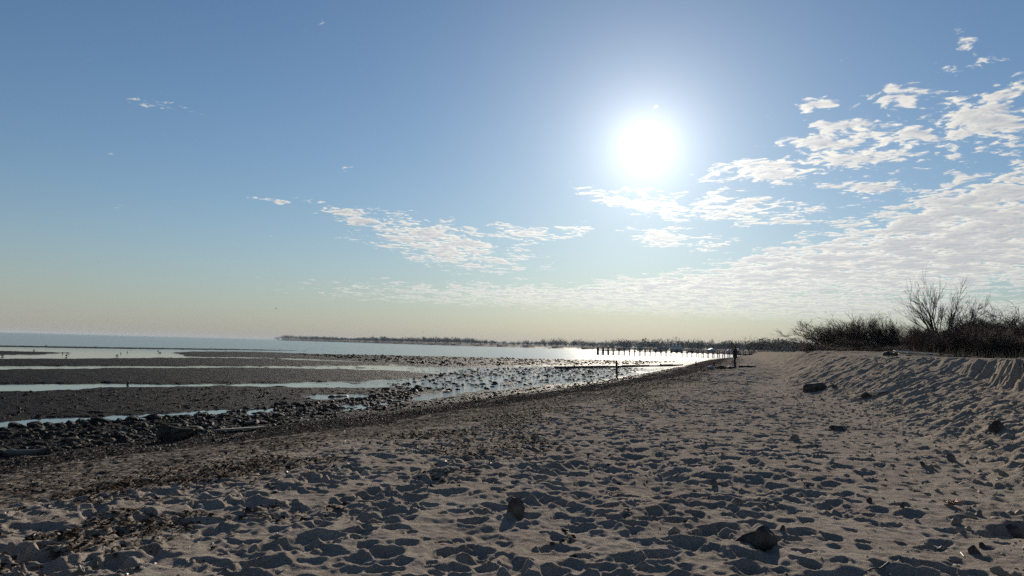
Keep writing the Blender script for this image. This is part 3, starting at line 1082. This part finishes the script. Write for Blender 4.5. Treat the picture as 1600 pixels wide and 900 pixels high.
SHRUB = [make_woody('shrub', 700 + k, 14, 2.0, .95, .034, (7, 6, 4), .8, .045, 3, MAT['bark'], MAT['twig']) for k in range(3)]
TREEM = [make_woody('tree', 760, 6, 4.6, .62, .16, (8, 6, 4), .62, .05, 3, MAT['bark'], MAT['bark']),
         make_woody('tree', 771, 3, 4.2, .45, .12, (8, 6, 3), .8, .03, 3, MAT['bark'], MAT['bark']),
         make_woody('tree', 772, 4, 4.2, .55, .11, (8, 6, 3), .85, .02, 3, MAT['bark'], MAT['bark'])]


def bounds(me_pair):
    z = np.percentile([v.co.z for v in me_pair[1].vertices], 98.3)
    x = [v.co.x for v in me_pair[1].vertices]
    return z, (np.percentile(x, 98) - np.percentile(x, 2)) / 2


def woody(name, pair, px, top, wpx, Yd, label, cat, group=None, rz=0.0):
    d = ray(px, 549)
    x = d[0] / d[1] * Yd
    z = ground(x, Yd) - .03
    hh, ww = bounds(pair)
    dt = ray(px, top)
    ztop = CAM[2] + dt[2] / dt[1] * Yd
    sz = (ztop - z) / hh
    sx = (wpx / 2 / 1200 * Yd) / ww
    e = obj(name, None, None, (x, Yd, z), (0, 0, rz), (sx, sx, sz))
    obj('trunk' if 'tree' in name else 'stems', pair[0], e)
    obj('crown', pair[1], e)
    return tag(e, label, cat, group)


woody('bare_tree', TREEM[0], 1472, 443, 118, 58, 'tall bare tree with many spreading trunks rising above the thicket', 'tree')
woody('bare_shrub', SHRUB[0], 1298, 507, 104, 70, 'wide bare shrub at the left end of the thicket', 'shrub', 'bare shrubs on the dune', .4)
woody('bare_shrub', SHRUB[1], 1338, 496, 78, 66, 'tall rounded bare shrub overtopping its left neighbours', 'shrub', 'bare shrubs on the dune', 1.2)
woody('bare_shrub', SHRUB[2], 1389, 502, 56, 64, 'narrow peaked shrub standing between two gaps of the thicket', 'shrub', 'bare shrubs on the dune', 2.2)
woody('bare_shrub', SHRUB[0], 1444, 513, 46, 62, 'low shrub just left of the tall bare tree', 'shrub', 'bare shrubs on the dune', .2)
woody('bare_shrub', SHRUB[2], 1314, 511, 74, 73, 'bare shrub half hidden behind the wide shrub at the left end', 'shrub', 'bare shrubs on the dune', 3.4)
woody('bare_shrub', SHRUB[0], 1346, 501, 58, 69, 'bare shrub crowding the right flank of the tall rounded one', 'shrub', 'bare shrubs on the dune', 4.1)
woody('bare_shrub', SHRUB[1], 1393, 509, 44, 67, 'small bare shrub pressed behind the narrow peaked one', 'shrub', 'bare shrubs on the dune', 5.0)
woody('crooked_tree', TREEM[1], 1552, 481, 84, 55, 'crooked scrubby tree right of the tall bare tree', 'tree')
woody('crooked_tree', TREEM[2], 1603, 478, 92, 52, 'crooked scrubby tree cut by the right edge of the picture', 'tree', None, 1.0)
woody('crooked_tree', TREEM[1], 1525, 490, 60, 66, 'small thin tree behind and right of the tall bare tree', 'tree', None, 2.0)
r5 = random.Random(9)
for k in range(46):
    px = 1262 + k * 9.4 + r5.uniform(-6, 6)
    topy = (533 if px < 1402 else 543) if px < 1422 else (517 if px < 1500 else 510)
    Yd = r5.uniform(50, 74) if px < 1420 else r5.uniform(40, 62)
    wid = r5.uniform(30, 52) if px < 1445 else r5.uniform(60, 92)
    low = 3 if px < 1320 else 0
    woody('bare_shrub', SHRUB[k % 3], px, topy + r5.uniform(-5, 9) + low, wid, Yd, 'reddish brown bare shrub packed into the low dark thicket on the dune', 'shrub',
          'shrubs of the low thicket', r5.uniform(0, 6))

# stacked pale timbers in front of the thicket
Yt = 37.0
d = ray(1428, 549)
tx0 = d[0] / d[1] * Yt
tz0 = ground(tx0, Yt)
tim = obj('timber_stack', None, None, (tx0, Yt, tz0), (0, 0, -.06))
tag(tim, 'two long pale timbers stacked on blocks before the thicket', 'timber')
obj('timber', MB().box((0, 0, 0), (1.95, .2, .07), tilt=Matrix.Rotation(.035, 3, 'Y')).mesh('timber', MAT['palewood'], False, .008), tim, (.05, 0, .25))
obj('timber', MB().box((0, 0, 0), (1.75, .25, .05), tilt=Matrix.Rotation(.035, 3, 'Y')).mesh('timber', MAT['palewood'], False, .008), tim, (.12, -.05, .13))
for xx in (-.85, -.2, .8):
    obj('block', MB().box((0, 0, 0), (.16, .2, .32)).mesh('block', MAT['darkwood'], False, .01), tim, (xx, .05, .06))
obj('stump', rock_mesh('stump', 91, (.5, .35, .3), MAT['darkwood'], 2), tim, (-1.2, 0, .12))

# dry straw stalks in front of the thicket
mbs = MB()
for k in range(260):
    px = r5.uniform(1255, 1640)
    Yd = r5.uniform(33, 40) if px > 1420 else r5.uniform(44, 55)
    d = ray(px, 549)
    x = d[0] / d[1] * Yd
    z = ground(x, Yd)
    hh = r5.uniform(.15, .55)
    l_ = r5.uniform(-.25, .25)
    mbs.tube([(x, Yd, z - .05), (x + l_ * hh * .4, Yd, z + hh * .6), (x + l_ * hh, Yd + r5.uniform(-.1, .1), z + hh)], [.006, .005, .003], 3)
tag(obj('dry_grass', mbs.mesh('dry_grass', MAT['straw'])), 'dry straw stalks at the foot of the thicket', kind='stuff')


# ------------------------------------------------------------------ the far shore
def far_wood(name, y0, y1, off0, off1, n, hmin, hmax, label, seed):
    r = np.random.default_rng(seed)
    y = r.uniform(y0, y1, n)
    x = XW(y) + r.uniform(off0, off1, n)
    z = base_z(x, y)
    h = (hmin + (hmax - hmin) * r.random(n) ** 1.5) * (1 + .55 * fbm(x * .012, y * .012, 2, seed) * 2)
    h = np.maximum(h, 2.0)
    T = 120
    c = r.normal(0, 1, (n, T, 3))
    c /= np.linalg.norm(c, axis=2, keepdims=True)
    c *= r.random((n, T, 1)) ** .4
    cw = (h * r.uniform(.38, .6, n))[:, None]
    cx = x[:, None] + c[..., 0] * cw
    cy = y[:, None] + c[..., 1] * cw
    cz = z[:, None] + h[:, None] * (.5 + .5 * c[..., 2])
    sz = (h[:, None] * .038 * r.uniform(.5, 1.6, (n, T)))[..., None, None]
    tri = r.normal(0, 1, (n, T, 3, 3)) * sz
    V = np.stack([cx, cy, cz], -1)[:, :, None, :] + tri
    V = V.reshape(-1, 3)
    Fc = np.arange(len(V)).reshape(-1, 3)
    return tag(obj(name, mesh_np(name, V, Fc, MAT['wood_far'], False)), label, kind='stuff')


far_wood('far_headland_wood', 900, 2430, 5, 160, 2000, 5.0, 9.0, 'thin dark wooded headland on the horizon across the bay', 61)
far_wood('far_bay_wood', 470, 950, 26, 190, 1100, 5.2, 9.5, 'dark leafless wood behind the houses on the far shore', 62)
far_wood('near_bay_wood', 190, 470, 55, 190, 900, 2.8, 5.6, 'dark leafless wood behind the pier landing', 63)

for (px, top, wpx, Yd, v, lab) in ((1172, 527, 22, 330, 1, 'taller bare tree above the far wood near the standing person'), (1188, 529, 20, 320, 2, 'bare tree above the far wood, second from the thicket'),
                                   (1147, 531, 18, 380, 2, 'bare tree above the far wood just over the standing person'), (1214, 531, 26, 260, 1, 'spreading bare tree of the far wood nearest the thicket'),
                                   (1240, 535, 30, 220, 2, 'low bare tree beside the left end of the thicket')):
    woody('bare_tree', TREEM[v], px, top, wpx, Yd, lab, 'tree', 'bare trees on the far shore', px)


def house(px, base, wpx, hpx, a_in, label, name='house', dormers=0, gable=False):
    """white clapboard house standing on the far shore"""
    d = ray(px, base)
    u = d[0] / d[1]
    ys = np.arange(250, 1600, 1.0)
    a_ = (u * ys - XW(ys)) * .88
    ok = np.where(a_ > a_in)[0]
    y = ys[ok[0]] if len(ok) else 900
    x = u * y
    z = float(base_z(np.array([x]), np.array([y]))[0])
    W, H = wpx / 1200 * y, max(hpx / 1200 * y, 2.5)
    Dp = W * .6 if not gable else W * 1.2
    e = obj(name, None, None, (x, y, z))
    tag(e, label, 'house')
    hw = H * .62
    obj('wall', MB().box((0, 0, hw / 2), (W, Dp, hw)).mesh('wall', MAT['housewall']), e)
    mb = MB()
    o_ = .25
    if gable:
        v = [(-W / 2 - o_, -Dp / 2 - o_, hw), (W / 2 + o_, -Dp / 2 - o_, hw), (0, -Dp / 2 - o_, H), (-W / 2 - o_, Dp / 2 + o_, hw), (W / 2 + o_, Dp / 2 + o_, hw), (0, Dp / 2 + o_, H)]
    else:
        v = [(-W / 2 - o_, -Dp / 2 - o_, hw), (-W / 2 - o_, Dp / 2 + o_, hw), (-W / 2 - o_, 0, H), (W / 2 + o_, -Dp / 2 - o_, hw), (W / 2 + o_, Dp / 2 + o_, hw), (W / 2 + o_, 0, H)]
    mb.v = v
    mb.f = [[0, 1, 2], [3, 5, 4], [0, 3, 4, 1], [1, 4, 5, 2], [0, 2, 5, 3]]
    rf = obj('roof', mb.mesh('roof', MAT['housewall'] if gable else MAT['roof']), e)
    obj('chimney', MB().box((W * .3, 0, H), (W * .07, W * .07, H * .3)).mesh('chimney', MAT['roof']), rf)
    nw = 3 if W > 9 else 2
    wm = MB().box((0, 0, 0), (W * .11, .12, hw * .36)).mesh('window', MAT['glass'])
    for k in range(nw):
        obj('window', wm, e, (-W / 2 + W * (k + .5) / nw, -Dp / 2 - .03, hw * .55))
    obj('door', MB().box((0, 0, 0), (W * .1, .12, hw * .55)).mesh('door', MAT['roof']), e, (W * (.5 / nw), -Dp / 2 - .03, hw * .29))
    dm = MB().box((0, 0, 0), (W * .2, Dp * .4, H * .3)).mesh('dormer', MAT['housewall'])
    for k in range(dormers):
        obj('dormer', dm, e, (-W / 2 + W * (k + .5) / dormers, -Dp * .2, H * .84))
    return e


house(980, 542, 9, 6, 10, 'small white house, leftmost on the far shore above the pier head')
house(1000, 543, 8, 6, 10, 'small pale house on the far shore, second from the pier head')
house(1036, 544, 17, 5, 9, 'long low pale house on the far shore behind the pier')
house(1056, 545, 16, 9.5, 9, 'large white house with three dormers on the far shore', dormers=3)
house(1112, 547, 10, 6, 10, 'small white house standing alone left of the standing person', gable=True)
house(1138, 547, 3.6, 6, 8, 'tiny white gable left of the standing person, lowest of three', gable=True)
house(1143.5, 546.5, 3.6, 7.5, 8, 'tiny white gable peeking out just left of the person\'s head', gable=True)
house(1153, 546.5, 4, 8, 8, 'tiny white gable just right of the person\'s head', gable=True)

# ------------------------------------------------------------------ pier
PY = 312.0
px0, px1 = 35.5, 120.0
pier = obj('pier', None, None, (px0, PY, ZW))
tag(pier, 'long dark wooden pier on posts running out from the far beach', 'pier')
DZ, RZ = 1.85, 3.1                                # deck and rail above the water
postm = MB().tube([(0, 0, -1.0), (0, 0, 1.6), (0, 0, RZ)], [.16, .16, .14], 6).mesh('post', MAT['darkwood'], True)
shortm = MB().tube([(0, 0, -1.0), (0, 0, DZ)], [.17, .15], 6).mesh('post', MAT['darkwood'], True)
bayw = 2.12
nb = int((px1 - px0) / bayw)
deckm = MB().box((0, 0, 0), (bayw - .04, 2.6, .28)).mesh('deck_board', MAT['darkwood'])
railm = MB().box((0, 0, 0), (bayw - .02, .12, .18)).mesh('rail', MAT['darkwood'])
beamm = MB().box((0, 0, 0), (.2, 2.9, .25)).mesh('cross_beam', MAT['darkwood'])
for k in range(nb + 1):
    x = k * bayw
    for s in (-1, 1):
        obj('post', postm, pier, (x, s * 1.25, 0))
    obj('cross_beam', beamm, pier, (x, 0, DZ - .24))
    if k < nb:
        obj('deck_board', deckm, pier, (x + bayw / 2, 0, DZ))
        for s in (-1, 1):
            obj('rail', railm, pier, (x + bayw / 2, s * 1.25, RZ - .08))
            obj('rail', railm, pier, (x + bayw / 2, s * 1.25, DZ + .62))
# pier head
headm = MB().box((0, 0, 0), (6.4, 6.5, .2)).mesh('deck_board', MAT['darkwood'])
obj('deck_board', headm, pier, (3.0, 0, DZ + .19))
for i in range(4):
    for j in (-3, 3):
        obj('post', postm, pier, (-.1 + i * 2.08, j + .05, .1))
for j in (-3, 3):
    obj('rail', MB().box((0, 0, 0), (6.3, .1, .14)).mesh('rail', MAT['darkwood']), pier, (3.0, j, RZ + .2))
    obj('brace', MB().tube([(0, j - .1, .2), (3.1, j - .1, DZ)], [.08, .08], 5).mesh('brace', MAT['darkwood']), pier)
    obj('brace', MB().tube([(6.2, j - .1, .2), (3.1, j - .1, DZ)], [.08, .08], 5).mesh('brace', MAT['darkwood']), pier)


# ------------------------------------------------------------------ people
def skin_body(name, joints, edges, radii, mat, parent, root=0, sub=2):
    me = bpy.data.meshes.new(name)
    me.from_pydata(joints, edges, [])
    o = bpy.data.objects.new(name, me)
    COL.objects.link(o)
    o.parent = parent
    sk = o.modifiers.new('skin', 'SKIN')
    sl = me.skin_vertices[0].data
    for i, r in enumerate(radii):
        sl[i].radius = (r, r) if not isinstance(r, tuple) else r
        sl[i].use_root = (i == root)
    sk.use_smooth_shade = True
    sb = o.modifiers.new('sub', 'SUBSURF')
    sb.levels = sb.render_levels = sub
    me.materials.append(mat)
    return o


def hand_mesh(name, mat, parent, loc, rot, s=1.0):
    """palm with four unequal curled fingers and a thumb"""
    J = [(0, 0, 0), (0, 0, -.045), (0, 0, -.085)]
    E = [(0, 1), (1, 2)]
    Rr = [.026, .032, .034]
    for i, (x, L) in enumerate(((-.027, .066), (-.009, .076), (.009, .072), (.026, .056))):
        b = len(J)
        J += [(x, .004, -.092), (x, .012, -.092 - L * .5), (x, .034, -.092 - L * .85)]
        E += [(2, b), (b, b + 1), (b + 1, b + 2)]
        Rr += [.0095, .0085, .007]
    b = len(J)
    J += [(-.042, .012, -.045), (-.052, .03, -.075)]
    E += [(1, b), (b, b + 1)]
    Rr += [.011, .009]
    o = skin_body(name, [tuple(s * c for c in j) for j in J], E, [s * r for r in Rr], mat, parent, 0, 1)
    o.location, o.rotation_euler = loc, rot
    return o


def person(px, Yd, H, rz, clothes, legs, label, bend=0.0):
    p = at_y(px, Yd)
    print('person', p, 'height', H)
    e = obj('person', None, None, p, (0, 0, rz), (H / 1.75,) * 3)
    tag(e, label, 'person')
    # skeleton faces +x; z up; 1.75 m tall; bend leans the trunk forward
    hip = Vector((0, 0, .92))

    def tr(x, y, z):
        v = Vector((x, y, z)) - hip
        v.rotate(Matrix.Rotation(bend, 3, 'Y'))
        v = v + hip
        return (v.x, v.y, v.z)
    st = .05
    J = [tr(0, 0, .95), tr(.01, 0, 1.12), tr(.0, 0, 1.30), tr(-.01, 0, 1.43), tr(.01, 0, 1.52)]
    E = [(0, 1), (1, 2), (2, 3), (3, 4)]
    Rr = [(.145, .17), (.14, .165), (.15, .19), (.10, .14), (.06, .06)]
    for s in (-1, 1):                              # arms bent forward to the hands
        b = len(J)
        J += [tr(-.01, s * .18, 1.40), tr(-.03, s * .235, 1.14), tr(.17, s * .16, 1.04), tr(.24, s * .11, 1.06)]
        E += [(2, b), (b, b + 1), (b + 1, b + 2), (b + 2, b + 3)]
        Rr += [.075, .062, .048, .036]
    body = skin_body('body', J, E, Rr, clothes, e)
    J = [(0, 0, .97), (0, 0, .88)]
    E = [(0, 1)]
    Rr = [(.14, .165), (.13, .16)]
    for s in (-1, 1):
        b = len(J)
        fx = st * s
        J += [(.0, s * .09, .84), (.03 + fx * .5, s * .095, .48), (-.01 + fx, s * .10, .11), (.00 + fx, s * .10, .05), (.13 + fx, s * .115, .035)]
        E += [(1, b), (b, b + 1), (b + 1, b + 2), (b + 2, b + 3), (b + 3, b + 4)]
        Rr += [.10, .072, .055, .052, .04]
    skin_body('trousers', J, E, Rr, legs, e)
    # head with face
    V, Fc = ICO[3]
    V = V.copy() * np.array([.095, .078, .118])
    f = V[:, 0] > .05
    V[(np.abs(V[:, 1]) < .018) & f & (np.abs(V[:, 2] + .01) < .03), 0] += .022          # nose
    V[f & (np.abs(V[:, 2] - .02) < .014) & (np.abs(np.abs(V[:, 1]) - .032) < .014), 0] -= .008   # eye sockets
    V[f & (np.abs(V[:, 2] + .055) < .008) & (np.abs(V[:, 1]) < .026), 0] -= .005          # mouth
    V[:, 1] *= 1 - .25 * np.clip(-V[:, 2] / .118, 0, 1)
    hd = obj('head', mesh_np('head', V, Fc, MAT['skin']), e, tr(.045, 0, 1.635), (0, bend + .22, 0))
    Vh, Fh = ICO[3]
    keep = [fc for fc in Fh if not (Vh[fc, 0].mean() > .35 and Vh[fc, 2].mean() < .55) and Vh[fc, 2].mean() > -.65]
    obj('hair', mesh_np('hair', Vh * np.array([.108, .092, .128]) + np.array([-.006, 0, .004]), np.array(keep), MAT['hair']), hd)
    for s in (-1, 1):
        obj('ear', mesh_np('ear', ICO[1][0] * np.array([.018, .01, .03]), ICO[1][1], MAT['skin']), hd, (-.005, s * .079, 0))
        obj('eye', mesh_np('eye', ICO[1][0] * np.array([.008, .012, .008]), ICO[1][1], MAT['hair']), hd, (.083, s * .032, .018))
        hand_mesh('hand', MAT['skin'], e, tr(.25, s * .105, 1.06), (math.pi * (.0), -math.pi * .45 + bend, 0))
    # coat hem
    return e, tr


pe, tr_ = person(1148.5, 58.0, 1.74, math.radians(170), MAT['coat'], MAT['jeans'], 'person in a dark coat standing on the far sand facing left with hands before them')
# the coat hangs to the hips
prof = [(.80, .175, .15), (.95, .185, .16), (1.15, .19, .165), (1.32, .215, .165), (1.42, .19, .14), (1.47, .10, .09)]
Vc, Fc_ = [], []
for (z, ry, rx) in prof:
    for k in range(16):
        a = 2 * math.pi * k / 16
        Vc.append((math.cos(a) * rx - .01, math.sin(a) * ry, z))
for i in range(len(prof) - 1):
    for k in range(16):
        Fc_.append([i * 16 + k, i * 16 + (k + 1) % 16, (i + 1) * 16 + (k + 1) % 16, (i + 1) * 16 + k])
obj('coat', mesh_np('coat', np.array(Vc), np.array(Fc_), MAT['coat']), pe)
ce, _ = person(1114.5, 59.6, .92, math.radians(-12), MAT['red'], MAT['jeans'], 'small child in reddish clothes bending forward behind the grey pile', .42)

# heap on the sand between child and adult: canvas bag, bundle and driftwood
k0 = 57.5 / 1200


def heap_piece(px, Yd, w, h, sd, mat, name, label, cat, dep=.6):
    q = at_y(px, Yd)
    me = rock_mesh(name, sd, (w * k0, w * k0 * dep, h * k0), mat, 3, 5, .02, True)
    return tag(obj(name, me, None, (q[0], q[1], q[2] + h * k0 * .42)), label, cat)


heap_piece(1110, 56.8, 13, 6.5, 201, MAT['bag'], 'canvas_bag', 'blue grey bundle lying in front of the child', 'bag')
heap_piece(1126, 57.8, 18, 5.5, 202, MAT['rock'], 'boulder', 'low dark boulder between the child and the standing person', 'rock')
heap_piece(1099.5, 57.6, 6, 4, 203, MAT['darkwood'], 'driftwood_chunk', 'dark chunk of driftwood left of the grey bundle', 'driftwood')
log(1131, 577.5, 1147, 578, .14, MAT['darkwood'], 'driftwood_log', 'dark driftwood log lying at the feet of the standing person', Yd=57.6)
log(1155, 574.5, 1180, 573.5, .16, MAT['darkwood'], 'driftwood_log', 'dark driftwood log lying right of the standing person', Yd=60.5)


# ------------------------------------------------------------------ birds
def bird_parts(fly):
    V, Fc = ICO[2]
    b = V * np.array([.20, .075, .075])
    b[:, 2] += .02 * (V[:, 0] > .5)
    tail = MB()
    tail.v = [(-.16, -.03, .01), (-.16, .03, .01), (-.30, .05, .0), (-.30, -.05, .0), (-.16, 0, .03)]
    tail.f = [[0, 1, 2, 3], [0, 4, 1], [1, 4, 2], [2, 4, 3], [3, 4, 0]]
    return b, Fc, tail


bb, bf, btail = bird_parts(True)
BODY = mesh_np('body', bb, bf, MAT['gull'])
BODYD = mesh_np('body', bb, bf, MAT['gulldark'])
TAIL = btail.mesh('tail', MAT['gulldark'])
HEAD = mesh_np('head', ICO[2][0] * np.array([.055, .045, .045]), ICO[2][1], MAT['gull'])
BEAK = MB().tube([(.04, 0, 0), (.11, 0, -.012)], [.012, .002], 5).mesh('beak', MAT['beak'], True)


def wing_mesh(s, lift):
    mb = MB()
    sec = [(0, .09, .03), (.22, .085, .02), (.42, .06, .012), (.62, .02, .004)]
    for (yy, ch, th) in sec:
        zz = .03 + lift * yy - .35 * max(0, yy - .25) * (lift + .15)
        xo = -.10 * (yy / .62) ** 2 + .03
        for (dx, dz) in ((ch, 0), (0, th), (-ch, 0), (0, -th * .4)):
            mb.v.append((xo + dx, s * yy, zz + dz))
    for i in range(3):
        for k in range(4):
            a, b = i * 4 + k, i * 4 + (k + 1) % 4
            mb.f.append([a, b, b + 4, a + 4])
    mb.f.append([12, 13, 14, 15])
    return mb.mesh('wing', MAT['gulldark'], True)


FOLD = mesh_np('wing', ICO[2][0] * np.array([.18, .02, .055]) + np.array([-.06, 0, .015]), ICO[2][1], MAT['gulldark'])
LEG = MB().tube([(0, 0, 0), (.01, 0, -.06), (0, 0, -.13)], [.009, .007, .008], 5).mesh('leg', MAT['beak'])


def gull_flying(px, py, Yd, spanpx, rz, lift, bank, label):
    d = ray(px, py)
    p = CAM + d * (Yd / d[1])
    s = spanpx / 1200 * Yd / 1.24
    e = obj('gull', None, None, p, (bank, 0, rz), (s, s, s))
    tag(e, label, 'bird')
    obj('body', BODYD, e), obj('tail', TAIL, e)
    obj('head', HEAD, e, (.21, 0, .03)), obj('beak', BEAK, e, (.21, 0, .03))
    for q in (-1, 1):
        obj('wing', wing_mesh(q, lift), e)


gull_flying(661, 519, 120, 5.5, 1.1, .7, .2, 'gull flying low over the sea left of centre')
gull_flying(431, 482, 150, 6.5, .3, .35, .1, 'gull gliding high over the left end of the headland')
gull_flying(1290.5, 488, 110, 6.0, .6, .6, .7, 'gull banking in the sky above the left end of the thicket')
birds = [(104, 557), (4, 557), (98, 552), (106, 552.5), (189, 552.5), (183, 556), (199, 551), (250, 551.5), (247, 549), (53, 548), (120, 544.5), (149, 543.2), (205, 545), (235, 546),
         (72, 541.5), (286, 546), (345, 546.7), (431, 560), (515, 556), (552, 555.5)]
for i, (px, py) in enumerate(birds):
    q = onplane(px, py, ZW)
    z = max(ground(q[0], q[1]), ZW - .04)
    e = obj('gull', None, None, (q[0], q[1], z + .2), (0, 0, r5.uniform(0, 6.28)), (1.0,) * 3)
    e.location.z = z + .13
    if i == 0:
        tag(e, 'largest of the gulls, standing in the pale pool near the left edge', 'bird', 'gulls standing on the flats')
        e.scale = (1.4,) * 3
        e.location.z = z + .13 * 1.4
    else:
        tag(e, 'tiny dark gull standing far out on the tidal flats at left', 'bird', 'gulls standing on the flats')
    obj('body', BODYD, e), obj('tail', TAIL, e), obj('head', HEAD, e, (.2, 0, .09)), obj('beak', BEAK, e, (.2, 0, .09))
    for q in (-1, 1):
        obj('wing', FOLD, e, (0, q * .07, 0))
        obj('leg', LEG, e, (0, q * .03, 0))

# ------------------------------------------------------------------ haze
HAZE = 0.00006
if HAZE:
    m = bpy.data.materials.new('haze')
    m.use_nodes = True
    t = m.node_tree
    t.nodes.clear()
    gg = G(t)
    v = gg.n('ShaderNodeVolumePrincipled')
    v.inputs['Color'].default_value = (.52, .63, .76, 1)
    v.inputs['Density'].default_value = HAZE
    v.inputs['Anisotropy'].default_value = .1
    o = gg.n('ShaderNodeOutputMaterial')
    gg.link(v.outputs[0], o.inputs['Volume'])
    hb = obj('haze', MB().box((0, 0, 7.5), (14400, 14400, 25)).mesh('haze', m))
    tag(hb, 'thin sea haze over the bay', kind='stuff')
print('tris', sum(len(o.data.loops) - 2 * len(o.data.polygons) for o in {o.data.name: o for o in bpy.data.objects if o.type == 'MESH'}.values()))
